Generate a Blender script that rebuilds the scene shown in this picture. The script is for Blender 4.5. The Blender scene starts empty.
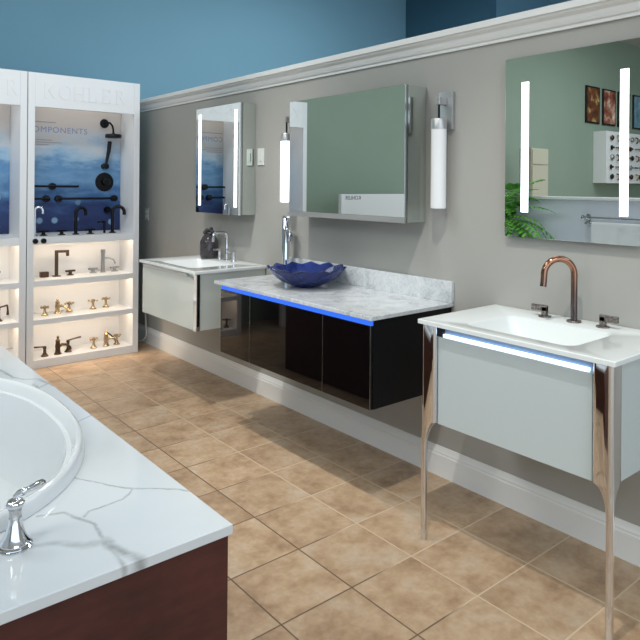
import bpy, bmesh, math, random
from mathutils import Vector, Matrix, noise
random.seed(7)
SC = bpy.context.scene
COL = SC.collection
R = math.radians

# ------------------------------------------------------------------ camera, world, light, exposure
def look_matrix(yaw, roll):
    f = Vector((math.sin(yaw), math.cos(yaw), 0)); r = Vector((math.cos(yaw), -math.sin(yaw), 0)); u = r.cross(f)
    r2 = r*math.cos(roll) + u*math.sin(roll); u2 = -r*math.sin(roll) + u*math.cos(roll)
    return Matrix(((r2.x, u2.x, -f.x), (r2.y, u2.y, -f.y), (r2.z, u2.z, -f.z)))
cam_data = bpy.data.cameras.new('camera')
cam = bpy.data.objects.new('camera', cam_data); COL.objects.link(cam)
cam.matrix_world = Matrix.Translation((0, 0, 1.5)) @ look_matrix(.6896, .0082).to_4x4()
cam_data.sensor_width = 36; cam_data.lens = 36*644.46/640
cam_data.shift_y = -(320-185.2)/640
cam_data.clip_start = .05
SC.camera = cam

SC.view_settings.view_transform = 'Standard'; SC.view_settings.look = 'None'
SC.view_settings.gamma = 1; SC.view_settings.use_curve_mapping = False
SC.view_settings.exposure = -0.13
SC.cycles.use_denoising = True
SC.cycles.max_bounces = 10; SC.cycles.glossy_bounces = 6; SC.cycles.transmission_bounces = 8
SC.cycles.caustics_reflective = False; SC.cycles.caustics_refractive = False
SC.cycles.sample_clamp_indirect = 6

W = bpy.data.worlds.new('world'); SC.world = W; W.use_nodes = True
W.node_tree.nodes['Background'].inputs[0].default_value = (.70, .85, 1.0, 1)
W.node_tree.nodes['Background'].inputs[1].default_value = 2.2

def area(name, loc, sx, sy, power, color=(1, 1, 1), rot=(0, 0, 0)):
    l = bpy.data.lights.new(name, 'AREA'); l.shape = 'RECTANGLE'; l.size = sx; l.size_y = sy; l.energy = power; l.color = color
    o = bpy.data.objects.new(name, l); COL.objects.link(o); o.location = loc; o.rotation_euler = rot
    return o
def spot(name, loc, target, power, angle=60, blend=.6, size=.05, color=(1, .97, .92)):
    l = bpy.data.lights.new(name, 'SPOT'); l.energy = power; l.spot_size = R(angle); l.spot_blend = blend; l.shadow_soft_size = size; l.color = color
    o = bpy.data.objects.new(name, l); COL.objects.link(o); o.location = loc
    o.rotation_euler = (Vector(target)-Vector(loc)).to_track_quat('-Z', 'Y').to_euler()
    return o
COOL = (.90, .96, 1.0)
# unseen area lights added at ceiling height as fill
area('ceiling_fill', (-2.4, 1.0, 4.25), 2.4, 1.2, 75, COOL)
area('ceiling_fill', (.3, 3.2, 4.25), 1.2, 1.2, 50, COOL)
area('ceiling_fill', (-4.5, 3.2, 4.25), 2.4, 1.2, 130, COOL)
area('ceiling_fill', (.4, -1.8, 4.25), 2.4, 1.2, 55, COOL)
area('ceiling_fill', (4.4, 4.2, 4.25), .9, .9, 85, (.88, .96, 1.0))
# track heads aimed at the vanities and the displays
spot('track_spotlight', (1.0, 1.05, 4.1), (2.2, 1.8, 0), 225, 52, .8, .03)
spot('track_spotlight', (1.0, 3.25, 4.1), (2.2, 3.6, 0), 230, 56, .8, .03)
spot('track_spotlight', (1.0, 3.5, 4.1), (1.6, 5.6, 1.9), 70, 40)
spot('track_spotlight', (.0, .6, 4.1), (.6, 2.2, .5), 40, 60)

# ------------------------------------------------------------------ materials
def lin(c):
    return tuple(((v/255)/12.92 if v/255 <= .04045 else ((v/255+.055)/1.055)**2.4) for v in c) + (1,)
def mat(name, rgb, rough=.5, metal=0, spec=.5, coat=0, emit=None, es=0, trans=0, ior=1.45):
    m = bpy.data.materials.new(name); m.use_nodes = True
    b = m.node_tree.nodes['Principled BSDF']
    b.inputs['Base Color'].default_value = lin(rgb); b.inputs['Roughness'].default_value = rough
    b.inputs['Metallic'].default_value = metal; b.inputs['Specular IOR Level'].default_value = spec
    b.inputs['Coat Weight'].default_value = coat; b.inputs['Coat Roughness'].default_value = .03
    b.inputs['Transmission Weight'].default_value = trans; b.inputs['IOR'].default_value = ior
    if emit: b.inputs['Emission Color'].default_value = lin(emit); b.inputs['Emission Strength'].default_value = es
    return m
class NT:
    def __init__(s, m): s.t = m.node_tree; s.b = s.t.nodes['Principled BSDF']
    def n(s, typ, **kw):
        x = s.t.nodes.new(typ)
        for k, v in kw.items(): setattr(x, k, v)
        return x
    def l(s, a, b): s.t.links.new(a, b)
    def math(s, op, a, b=None, c=None):
        x = s.n('ShaderNodeMath', operation=op)
        for i, v in enumerate((a, b, c)):
            if v is None: continue
            if isinstance(v, (int, float)): x.inputs[i].default_value = v
            else: s.l(v, x.inputs[i])
        return x.outputs[0]
    def pos(s):
        return s.n('ShaderNodeNewGeometry').outputs['Position']
    def xyz(s, v):
        x = s.n('ShaderNodeSeparateXYZ'); s.l(v, x.inputs[0]); return x.outputs
    def noise(s, vec, scale, detail=4, rough=.55):
        x = s.n('ShaderNodeTexNoise'); x.inputs['Scale'].default_value = scale; x.inputs['Detail'].default_value = detail; x.inputs['Roughness'].default_value = rough
        s.l(vec, x.inputs['Vector']); return x.outputs
    def ramp(s, fac, stops):
        x = s.n('ShaderNodeValToRGB'); el = x.color_ramp.elements
        while len(el) < len(stops): el.new(.5)
        for e, (p, c) in zip(el, stops): e.position = p; e.color = lin(c)
        s.l(fac, x.inputs[0]); return x.outputs[0]
    def mix(s, fac, a, b, blend='MIX'):
        x = s.n('ShaderNodeMix', data_type='RGBA', blend_type=blend)
        for i, v in ((0, fac), (6, a), (7, b)):
            if isinstance(v, (int, float)): x.inputs[i].default_value = v
            elif isinstance(v, tuple): x.inputs[i].default_value = v
            else: s.l(v, x.inputs[i])
        return x.outputs[2]
    def color(s, c): s.l(c, s.b.inputs['Base Color'])
    def bump(s, h, strength=.1, dist=.01):
        x = s.n('ShaderNodeBump'); x.inputs['Strength'].default_value = strength; x.inputs['Distance'].default_value = dist
        s.l(h, x.inputs['Height']); s.l(x.outputs[0], s.b.inputs['Normal'])

def paint(name, rgb, var=.05, rough=.75):
    m = mat(name, rgb, rough, spec=.3); t = NT(m)
    n = t.noise(t.pos(), 1.3, 3)[0]
    a = lin(tuple(v*(1-var) for v in rgb)); b = lin(tuple(min(255, v*(1+var)) for v in rgb))
    t.color(t.mix(n, a, b))
    t.bump(t.noise(t.pos(), 180, 2)[0], .04, .002)
    return m

M = {}
M['wall'] = paint('grey_wall_paint', (170, 168, 162), .02)
M['blue'] = paint('blue_wall_paint', (124, 167, 187), .02)
M['unlit_blue'] = paint('unlit_blue_wall_paint', (64, 104, 126), .03)  # unlit recess side: its shade is put into the paint colour
M['slate'] = paint('slate_blue_wall_paint', (104, 146, 168), .03)
M['sage'] = paint('sage_wall_paint', (142, 158, 143), .02)
M['pale_blue'] = paint('pale_blue_wall_paint', (220, 224, 232), .01)
M['ceiling'] = paint('ceiling_paint', (196, 198, 196), .01)
M['trim'] = mat('white_trim_paint', (236, 236, 234), .4)
M['white'] = mat('white_laminate', (232, 233, 234), .35)
M['chrome'] = mat('chrome', (222, 224, 228), .06, 1)
M['steel'] = mat('brushed_aluminium', (176, 178, 178), .28, 1)
M['silver'] = mat('silver_paint', (190, 190, 190), .35, .7)
M['mirror'] = mat('mirror_glass', (228, 232, 231), .0, 1)
M['side_mirror'] = mat('side_mirror_glass', (222, 230, 226), .02, 1)
M['black_gloss'] = mat('black_gloss_lacquer', (9, 7, 9), .03, 0, .5, ior=1.62)
M['black_side'] = mat('black_laminate', (12, 11, 14), .4, 0, .3)
M['black_matte'] = mat('matte_black_metal', (17, 17, 20), .35, .5)
M['dark'] = mat('dark_recess', (20, 24, 30), .5)
M['white_gloss'] = mat('white_back_painted_glass', (216, 221, 214), .03, 0, .5, ior=1.65)
M['white_cab'] = mat('white_satin_glass', (196, 206, 206), .18, 0, .5)
M['porcelain'] = mat('white_porcelain', (236, 238, 236), .08, 0, .5, .3)
M['white_glass_top'] = mat('white_glass_top', (232, 236, 234), .10, 0, .5, .2)
M['acrylic'] = mat('white_acrylic', (226, 229, 230), .09, 0, .5, .4)
M['light_bar'] = mat('lit_diffuser', (255, 255, 255), .5, emit=(236, 246, 255), es=3)
M['tube_lit'] = mat('lit_glass_tube', (255, 255, 255), .5, emit=(236, 244, 252), es=3)
M['tube'] = mat('opal_glass_tube', (236, 236, 236), .25)
M['led_blue'] = mat('blue_led_strip', (30, 70, 220), .4, emit=(52, 112, 232), es=1.1)
M['led_white'] = mat('white_led_strip', (255, 255, 255), .4, emit=(205, 225, 255), es=2.2)
M['led_warm'] = mat('warm_led_strip', (255, 255, 255), .4, emit=(255, 230, 200), es=24)
M['led_cool'] = mat('cool_led_strip', (255, 255, 255), .4, emit=(250, 248, 248), es=11)
M['channel'] = mat('blue_lit_aluminium', (150, 176, 206), .35, .2)  # bluish LED light on the aluminium is painted into its colour
M['rose'] = mat('rose_gold_metal', (196, 142, 118), .14, 1)
M['bronze'] = mat('oil_rubbed_bronze', (88, 68, 54), .3, .9)
M['brass'] = mat('antique_brass', (186, 164, 132), .25, .95)
M['gunmetal'] = mat('textured_gunmetal', (120, 112, 108), .32, .9)
M['plate'] = mat('white_plastic', (226, 228, 222), .4)
M['grey_plate'] = mat('grey_plastic', (196, 196, 192), .4)
M['cord'] = mat('white_rubber', (214, 212, 206), .5)
M['grey_print'] = mat('grey_ink', (150, 146, 146), .6)
M['blue_print'] = mat('pale_blue_ink', (128, 146, 182), .6)
M['black_print'] = mat('dark_grey_ink', (84, 84, 84), .6)
M['towel'] = mat('white_terry', (242, 242, 240), .9)
M['cream'] = mat('cream_laminate', (188, 184, 164), .5)
M['pot'] = mat('glazed_white_pot', (206, 206, 200), .3)
M['frame_black'] = mat('black_frame', (22, 18, 18), .4)

# spout colour by height: grey at the base, rose-gold towards the top
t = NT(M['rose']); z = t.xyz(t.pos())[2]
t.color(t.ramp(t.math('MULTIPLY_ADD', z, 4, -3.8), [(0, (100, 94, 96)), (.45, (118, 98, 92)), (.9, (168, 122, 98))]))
t = NT(M['gunmetal']); t.color(t.ramp(t.noise(t.pos(), 160, 3)[0], [(.3, (86, 78, 76)), (.7, (176, 166, 160))]))
t = NT(M['towel']); t.bump(t.noise(t.pos(), 220, 2)[0], .5, .004)

# floor tiles
m = M['floor'] = mat('tan_ceramic_tile', (190, 155, 120), .34, 0, .45); t = NT(m)
p = t.pos(); x, y, zz = t.xyz(p)
TS = .32535
u = t.math('DIVIDE', t.math('SUBTRACT', x, 1.6312), TS); v = t.math('DIVIDE', t.math('SUBTRACT', y, 1.44645), TS)
fu = t.math('SUBTRACT', u, t.math('FLOOR', u)); fv = t.math('SUBTRACT', v, t.math('FLOOR', v))
du = t.math('MINIMUM', fu, t.math('SUBTRACT', 1.0, fu)); dv = t.math('MINIMUM', fv, t.math('SUBTRACT', 1.0, fv))
d = t.math('MINIMUM', du, dv)
gm = t.n('ShaderNodeMapRange'); gm.inputs[1].default_value = .006; gm.inputs[2].default_value = .013; gm.inputs[3].default_value = 1; gm.inputs[4].default_value = 0
t.l(d, gm.inputs[0])
cid = t.n('ShaderNodeCombineXYZ'); t.l(t.math('FLOOR', u), cid.inputs[0]); t.l(t.math('FLOOR', v), cid.inputs[1])
wn = t.n('ShaderNodeTexWhiteNoise'); t.l(cid.outputs[0], wn.inputs[0])
off = t.n('ShaderNodeVectorMath', operation='MULTIPLY_ADD'); t.l(wn.outputs[1], off.inputs[0]); off.inputs[1].default_value = (9, 9, 9); t.l(p, off.inputs[2])
n1 = t.noise(off.outputs[0], 5.5, 6, .62)[0]; n2 = t.noise(off.outputs[0], 26, 5, .6)[0]
base = t.ramp(n1, [(.30, (140, 110, 82)), (.42, (172, 140, 108)), (.54, (190, 160, 128)), (.68, (200, 180, 156))])
base = t.mix(.25, base, t.ramp(n2, [(.3, (140, 114, 90)), (.7, (216, 198, 174))]))
tone = t.math('MULTIPLY_ADD', wn.outputs[0], .16, .92)
hv = t.n('ShaderNodeHueSaturation'); t.l(base, hv.inputs['Color']); t.l(tone, hv.inputs['Value'])
# grout: traffic-soiled in the middle of the aisle, clean and pale near the vanities
soil = t.n('ShaderNodeMapRange'); soil.inputs[1].default_value = 1.76; soil.inputs[2].default_value = 1.9; t.l(t.math('MULTIPLY_ADD', t.noise(p, 3, 3)[0], .16, t.math('SUBTRACT', x, .08)), soil.inputs[0])
grout = t.mix(soil.outputs[0], lin((112, 92, 74)), lin((206, 184, 156)))
t.color(t.mix(gm.outputs[0], hv.outputs[0], grout))
t.bump(t.math('SUBTRACT', t.math('MULTIPLY', n2, .15), gm.outputs[0]), .25, .003)
t.l(t.math('MULTIPLY_ADD', n1, .25, .24), t.b.inputs['Roughness'])

# quartz with veins that run where the slab has them
m = M['quartz'] = mat('white_veined_quartz', (226, 229, 229), .09, 0, .5, .2); t = NT(m)
p = t.pos(); nz = t.noise(p, 9, 4)
wob = t.n('ShaderNodeVectorMath', operation='MULTIPLY_ADD'); t.l(nz[1], wob.inputs[0]); wob.inputs[1].default_value = (.045, .045, 0)
sh = t.n('ShaderNodeVectorMath', operation='SUBTRACT'); t.l(p, sh.inputs[0]); sh.inputs[1].default_value = (.0225, .0225, 0)
t.l(sh.outputs[0], wob.inputs[2])
fl = t.n('ShaderNodeVectorMath', operation='MULTIPLY'); t.l(wob.outputs[0], fl.inputs[0]); fl.inputs[1].default_value = (1, 1, 0); P2 = fl.outputs[0]
def vein(t, P2, pts):
    best = None
    for (a, b) in zip(pts, pts[1:]):
        A = Vector((a[0], a[1], 0)); D = Vector((b[0], b[1], 0))-A
        s = t.n('ShaderNodeVectorMath', operation='SUBTRACT'); t.l(P2, s.inputs[0]); s.inputs[1].default_value = A
        dt = t.n('ShaderNodeVectorMath', operation='DOT_PRODUCT'); t.l(s.outputs[0], dt.inputs[0]); dt.inputs[1].default_value = D/D.length_squared
        c = t.n('ShaderNodeClamp'); t.l(dt.outputs['Value'], c.inputs[0])
        sc_ = t.n('ShaderNodeVectorMath', operation='SCALE'); sc_.inputs[0].default_value = D; t.l(c.outputs[0], sc_.inputs['Scale'])
        di = t.n('ShaderNodeVectorMath', operation='DISTANCE'); t.l(s.outputs[0], di.inputs[0]); t.l(sc_.outputs[0], di.inputs[1])
        best = di.outputs['Value'] if best is None else t.math('MINIMUM', best, di.outputs['Value'])
    return best
VE = [(.0045, .75, [(.70, 2.14), (.756, 2.034), (.831, 1.922), (.99, 1.775)]), (.0045, .7, [(.833, 1.92), (.781, 1.872), (.678, 1.863), (.659, 1.842)]),
      (.006, .6, [(.548, 1.93), (.622, 1.892), (.665, 1.788), (.656, 1.70), (.654, 1.677)]), (.016, .75, [(.655, 1.68), (.668, 1.598), (.693, 1.538), (.70, 1.49)]),
      (.014, .45, [(.43, 1.80), (.499, 1.773), (.559, 1.738), (.603, 1.691), (.655, 1.68)]), (.007, .55, [(.655, 1.68), (.650, 1.579), (.655, 1.50)]),
      (.010, .7, [(.70, 3.75), (.833, 3.547), (.843, 3.378), (.885, 3.314), (.939, 3.283), (.96, 3.12)]), (.008, .6, [(.9, 3.203), (.893, 3.114), (.96, 3.18)]),
      (.005, .5, [(.88, 2.58), (.97, 2.63)]), (.005, .4, [(.2, 1.76), (.30, 1.70), (.36, 1.55)])]
total = None
for w, s_, pts in VE:
    mr = t.n('ShaderNodeMapRange', interpolation_type='SMOOTHSTEP'); mr.inputs[1].default_value = 0; mr.inputs[2].default_value = w*1.6; mr.inputs[3].default_value = s_; mr.inputs[4].default_value = 0
    t.l(vein(t, P2, pts), mr.inputs[0])
    total = mr.outputs[0] if total is None else t.math('MAXIMUM', total, mr.outputs[0])
brk = t.n('ShaderNodeMapRange'); brk.inputs[1].default_value = .3; brk.inputs[2].default_value = .6; brk.inputs[3].default_value = .35; t.l(t.noise(p, 22, 4)[0], brk.inputs[0])
total = t.math('MULTIPLY', total, brk.outputs[0])
cloud = t.mix(t.noise(p, 4, 3)[0], lin((202, 208, 211)), lin((214, 218, 219)))
t.color(t.mix(total, cloud, lin((136, 138, 138))))

# grey-white marble
m = M['marble'] = mat('grey_white_marble', (200, 204, 206), .14, 0, .5, .1); t = NT(m)
p = t.pos(); a = t.noise(p, 6, 8, .7)
w = t.n('ShaderNodeVectorMath', operation='MULTIPLY_ADD'); t.l(a[1], w.inputs[0]); w.inputs[1].default_value = (.35, .35, .35); t.l(p, w.inputs[2])
b_ = t.noise(w.outputs[0], 11, 8, .66)[0]
t.color(t.mix(.2, t.ramp(b_, [(.34, (162, 166, 170)), (.46, (200, 204, 206)), (.62, (220, 222, 223))]), t.ramp(t.noise(p, 60, 5, .7)[0], [(.36, (136, 144, 152)), (.56, (220, 222, 224))])))

# dark reddish wood
m = M['wood'] = mat('dark_cherry_wood', (70, 34, 30), .42, 0, .4, .1); t = NT(m)
p = t.pos(); sc_ = t.n('ShaderNodeVectorMath', operation='MULTIPLY'); t.l(p, sc_.inputs[0]); sc_.inputs[1].default_value = (3, 3, 14)
n = t.noise(sc_.outputs[0], 2.2, 7, .6)[0]; n2 = t.noise(p, 5, 4)[0]
t.color(t.mix(.5, t.ramp(n, [(.3, (46, 22, 21)), (.7, (84, 42, 38))]), t.ramp(n2, [(.3, (58, 28, 26)), (.7, (88, 46, 40))])))

# printed underwater picture on the display backs (print runs from grey sand to deep blue with bubbles)
m = M['graphic'] = mat('printed_water_picture', (120, 150, 190), .45, 0, .3); t = NT(m)
p = t.pos(); x, y, z = t.xyz(p)
st = t.n('ShaderNodeVectorMath', operation='MULTIPLY'); t.l(p, st.inputs[0]); st.inputs[1].default_value = (2.2, 1, 6)
nn = t.noise(st.outputs[0], 1.6, 5, .6)[0]
h = t.math('ADD', t.math('SUBTRACT', z, 1.06), t.math('MULTIPLY_ADD', nn, .5, -.25))
g = t.ramp(h, [(.0, (40, 50, 88)), (.20, (50, 66, 112)), (.34, (66, 104, 152)), (.48, (112, 152, 188)), (.58, (92, 136, 178)), (.68, (150, 180, 204)), (.80, (188, 196, 204)), (.90, (196, 190, 184)), (1, (196, 188, 180))])
vo = t.n('ShaderNodeTexVoronoi'); vo.inputs['Scale'].default_value = 9.5; t.l(p, vo.inputs['Vector'])
bub = t.n('ShaderNodeMapRange'); bub.inputs[1].default_value = .30; bub.inputs[2].default_value = .18; t.l(vo.outputs['Distance'], bub.inputs[0])
low = t.n('ShaderNodeMapRange'); low.inputs[1].default_value = 1.42; low.inputs[2].default_value = 1.25; t.l(z, low.inputs[0])
sel = t.math('GREATER_THAN', t.xyz(vo.outputs['Color'])[0], .55)
t.color(t.mix(t.math('MULTIPLY', t.math('MULTIPLY', bub.outputs[0], low.outputs[0]), t.math('MULTIPLY', sel, .75)), g, lin((150, 186, 216))))

# cobalt glass
m = M['cobalt'] = mat('cobalt_blue_glass', (66, 88, 176), .03, 0, .6, 0, trans=.86, ior=1.45)
# jar glass and leaves
M['smoke'] = mat('smoked_jar_glass', (120, 112, 116), .05, 0, .5, trans=.75)
M['petals'] = mat('grey_silk_petals', (70, 68, 74), .8)
m = M['fern'] = mat('fern_leaf', (70, 140, 40), .55); t = NT(m)
t.color(t.ramp(t.noise(t.pos(), 14, 3)[0], [(.3, (40, 104, 30)), (.7, (112, 186, 58))]))
def print_mat(name, stops, seed, sc=6):
    m = mat(name, (120, 90, 70), .4); t = NT(m)
    o = t.n('ShaderNodeVectorMath', operation='ADD'); t.l(t.pos(), o.inputs[0]); o.inputs[1].default_value = (seed*3.1, seed, seed*1.7)
    t.color(t.ramp(t.noise(o.outputs[0], sc, 5, .6)[0], stops)); return m

# ------------------------------------------------------------------ mesh helpers
class MB:
    def __init__(s, loc=(0, 0, 0), rz=0, sc=1):
        s.bm = bmesh.new(); s.M = Matrix.Translation(loc) @ Matrix.Rotation(rz, 4, 'Z') @ Matrix.Scale(sc, 4)
    def _add(s, verts, faces, smooth=True):
        vs = [s.bm.verts.new(s.M @ Vector(v)) for v in verts]
        for f in faces:
            try: s.bm.faces.new([vs[i] for i in f]).smooth = smooth
            except ValueError: pass
    def box(s, a, b, bev=0, seg=2):
        a, b = [min(p, q) for p, q in zip(a, b)], [max(p, q) for p, q in zip(a, b)]
        t = bmesh.new(); bmesh.ops.create_cube(t, size=1)
        for v in t.verts: v.co = Vector([(a[i]+b[i])/2 + v.co[i]*(b[i]-a[i]) for i in range(3)])
        if bev: bmesh.ops.bevel(t, geom=t.edges[:], offset=bev, segments=seg, profile=.5, affect='EDGES')
        t.verts.index_update()
        s._add([v.co.copy() for v in t.verts], [[v.index for v in f.verts] for f in t.faces], False); t.free(); return s
    def rings(s, rings, cap0=True, cap1=True, close=False):
        n = len(rings[0]); V = [v for r in rings for v in r]; F = []
        k = len(rings)
        for i in range(k if close else k-1):
            for j in range(n):
                F.append((i*n+j, i*n+(j+1) % n, ((i+1) % k)*n+(j+1) % n, ((i+1) % k)*n+j))
        if not close:
            if cap0: F.append(tuple(range(n))[::-1])
            if cap1: F.append(tuple((k-1)*n+j for j in range(n)))
        s._add(V, F); return s
    def lathe(s, prof, c=(0, 0, 0), axis='Z', seg=20):
        def pt(r, h, a):
            ca, sa = r*math.cos(a), r*math.sin(a)
            q = {'Z': (ca, sa, h), 'Y': (ca, h, -sa), 'X': (h, ca, sa)}[axis]
            return (c[0]+q[0], c[1]+q[1], c[2]+q[2])
        return s.rings([[pt(max(r, 1e-4), h, 2*math.pi*j/seg) for j in range(seg)] for r, h in prof])
    def tube(s, pts, r, seg=10, radii=None):
        pts = [Vector(p) for p in pts]; n = len(pts); rings = []
        tang = [(pts[min(i+1, n-1)]-pts[max(i-1, 0)]).normalized() for i in range(n)]
        nrm = tang[0].orthogonal().normalized()
        for i in range(n):
            if i:
                q = tang[i-1].rotation_difference(tang[i]); nrm = (q @ nrm).normalized()
            bi = tang[i].cross(nrm); rr = radii[i] if radii else r
            rings.append([pts[i]+(nrm*math.cos(2*math.pi*j/seg)+bi*math.sin(2*math.pi*j/seg))*rr for j in range(seg)])
        return s.rings(rings)
    def flat(s, pts, d):   # prism from a polygon, extruded by vector d
        n = len(pts); d = Vector(d); V = [Vector(p) for p in pts]+[Vector(p)+d for p in pts]
        s._add(V, [tuple(range(n))[::-1], tuple(range(n, 2*n))]+[(j, (j+1) % n, n+(j+1) % n, n+j) for j in range(n)], False); return s
    def build(s, name, m, parent=None, smooth=35):
        bmesh.ops.recalc_face_normals(s.bm, faces=s.bm.faces[:])
        if parent is not None:
            r = parent
            while r.parent: r = r.parent
            org = Vector(r.location)
        else:
            xs = [v.co for v in s.bm.verts]
            org = Vector((sum(v.x for v in xs)/len(xs), sum(v.y for v in xs)/len(xs), min(v.z for v in xs)))
        for v in s.bm.verts: v.co -= org
        me = bpy.data.meshes.new(name); s.bm.to_mesh(me); s.bm.free(); me.materials.append(m)
        if smooth:
            fl = [pl.use_smooth for pl in me.polygons]; me.set_sharp_from_angle(angle=R(smooth))
            me.polygons.foreach_set('use_smooth', fl)
        else:
            for pl in me.polygons: pl.use_smooth = False
        o = bpy.data.objects.new(name, me); COL.objects.link(o)
        if parent is not None: o.parent = parent
        else: o.location = org
        return o
def tag(o, label, cat, group=None):
    o['label'] = label; o['category'] = cat
    if group: o['group'] = group
    return o
def thing(name, label, cat, loc, group=None):
    o = bpy.data.objects.new(name, None); COL.objects.link(o); o.location = loc; o.empty_display_size = .05
    return tag(o, label, cat, group)
def struct(name, mb, m):
    o = mb.build(name, m); o['kind'] = 'structure'; return o
def arc(c, r, a0, a1, n, plane='XZ'):
    out = []
    for i in range(n+1):
        a = a0+(a1-a0)*i/n; u, v = r*math.cos(a), r*math.sin(a)
        out.append({'XZ': (c[0]+u, c[1], c[2]+v), 'YZ': (c[0], c[1]+u, c[2]+v)}[plane])
    return out
def rrect(cx, cy, hx, hy, r, z, k=6):
    out = []
    for sx, sy, a0 in ((1, 1, 0), (-1, 1, 90), (-1, -1, 180), (1, -1, 270)):
        for i in range(k+1):
            a = R(a0+90*i/k); out.append((cx+sx*(hx-r)+r*math.cos(a), cy+sy*(hy-r)+r*math.sin(a), z))
    return out
def text(name, body, size, m, loc, rot, parent=None, ext=.0008, align='LEFT', spacing=1):
    c = bpy.data.curves.new(name, 'FONT'); c.body = body; c.size = size; c.extrude = ext; c.align_x = align; c.space_character = spacing
    c.materials.append(m)
    o = bpy.data.objects.new(name, c)
    me = bpy.data.meshes.new_from_object(o); bpy.data.objects.remove(o); bpy.data.curves.remove(c); me.name = name
    o = bpy.data.objects.new(name, me); COL.objects.link(o); o.rotation_euler = rot
    if parent is not None:
        r = parent
        while r.parent: r = r.parent
        o.parent = parent; o.location = Vector(loc)-Vector(r.location)
    else: o.location = loc
    return o
def serif(mb, word, x0, z0, h, y, d, adv):
    """raised serif capitals on a face looking to -Y"""
    s = h*.12; th = h*.05; q = [0]
    def dd(): q[0] += 1; return d+.00012*(q[0] % 9)
    def bx(xa, xb, za, zb): mb.box((xa, y-dd(), za), (xb, y, zb))
    def stem(x): bx(x, x+s, z0, z0+h); bx(x-s*.45, x+s*1.45, z0, z0+th); bx(x-s*.45, x+s*1.45, z0+h-th, z0+h)
    def diag(p, e, w): mb.flat([(p[0], y, p[1]), (p[0]+w, y, p[1]), (e[0]+w, y, e[1]), (e[0], y, e[1])], (0, -dd(), 0))
    def ring(cx, cz, rx, rz, tx, tz, a0=0, a1=360):
        n = 24; P = [(cx+rx*math.cos(R(a0+(a1-a0)*i/n)), cz+rz*math.sin(R(a0+(a1-a0)*i/n))) for i in range(n+1)]
        Q = [(cx+(rx-tx)*math.cos(R(a0+(a1-a0)*i/n)), cz+(rz-tz)*math.sin(R(a0+(a1-a0)*i/n))) for i in range(n+1)]
        for i in range(n): mb.flat([(P[i][0], y, P[i][1]), (P[i+1][0], y, P[i+1][1]), (Q[i+1][0], y, Q[i+1][1]), (Q[i][0], y, Q[i][1])], (0, -d, 0))
    x = x0
    for ch in word:
        if ch == 'K': stem(x); diag((x+s, z0+h*.42), (x+h*.55, z0+h), th); diag((x+h*.62, z0), (x+h*.22, z0+h*.56), s*.9)
        if ch == 'O': ring(x+h*.38, z0+h/2, h*.45, h/2, s, th)
        if ch == 'H': stem(x); stem(x+h*.58); bx(x+s, x+h*.58, z0+h*.48, z0+h*.48+th)
        if ch == 'L': stem(x); bx(x+s, x+h*.55, z0, z0+th); bx(x+h*.49, x+h*.55, z0, z0+h*.25)
        if ch == 'E':
            stem(x); bx(x+s, x+h*.55, z0, z0+th); bx(x+s, x+h*.52, z0+h-th, z0+h); bx(x+s, x+h*.4, z0+h*.48, z0+h*.48+th)
            bx(x+h*.49, x+h*.55, z0, z0+h*.25); bx(x+h*.46, x+h*.52, z0+h*.78, z0+h)
        if ch == 'R': stem(x); ring(x+h*.22, z0+h*.74, h*.3, h*.26, s, th, -90, 90); diag((x+h*.55, z0), (x+h*.25, z0+h*.5), s*.9)
        x += adv

# ------------------------------------------------------------------ structure
XW = 2.625
struct('floor', MB().box((-9, -5, -.12), (11, 8, 0)), M['floor'])
struct('ceiling', MB().box((-9, -5, 4.3), (11, 8, 4.42)), M['ceiling'])
struct('wall_right', MB().box((XW, -2.2, 0), (XW+.14, 6.58, 2.23)), M['wall'])
struct('wall_back', MB().box((.55, 6.6, 0), (7.07, 6.75, 4.3)), M['blue'])
struct('wall_back_sage', MB().box((-9, 5.89, 0), (.55, 6.04, 4.3)), M['sage'])
struct('wall_return', MB().box((.43, 6.04, 0), (.55, 6.75, 4.3)), M['sage'])
struct('wall_recess', MB().box((7.07, 5.1, 0), (7.2, 6.75, 4.3)), M['unlit_blue'])
struct('wall_recess_face', MB().box((7.2, 5.1, 0), (8.45, 5.25, 4.3)), M['slate'])
struct('wall_far', MB().box((8.45, 3.9, 0), (8.6, 5.25, 4.3)), M['blue'])
struct('wall_far_right', MB().box((8.6, -5, 0), (8.75, 3.9, 4.3)), M['blue'])
struct('wall_left', MB().box((-9.15, -5, 0), (-9, 6.04, 4.3)), M['sage'])
struct('wall_tub', MB().box((-.64, 1.5, 0), (-.52, 4.6, 1.38)), M['pale_blue'])
struct('trim_tub_cap', MB().box((-.66, 1.48, 1.38), (-.50, 4.62, 1.41), .006), M['trim'])
# crown cap on the half wall: profile in (x offset into the room, z)
prof = [(0, 2.19), (.012, 2.19), (.014, 2.203), (.022, 2.208), (.03, 2.222), (.036, 2.238), (.052, 2.25), (.056, 2.258), (.068, 2.262), (.07, 2.292), (-.16, 2.292), (-.16, 2.23), (0, 2.23)]
struct('trim_crown', MB().flat([(XW-o, -2.2, z) for o, z in prof], (0, 8.78, 0)), M['trim'])
prof = [(0, 0), (.018, 0), (.018, .108), (.014, .113), (.014, .122), (.010, .13), (.006, .142), (.004, .15), (0, .15)]
struct('baseboard_right', MB().flat([(XW-o, -2.2, z) for o, z in prof], (0, 8.78, 0)), M['trim'])

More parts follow.
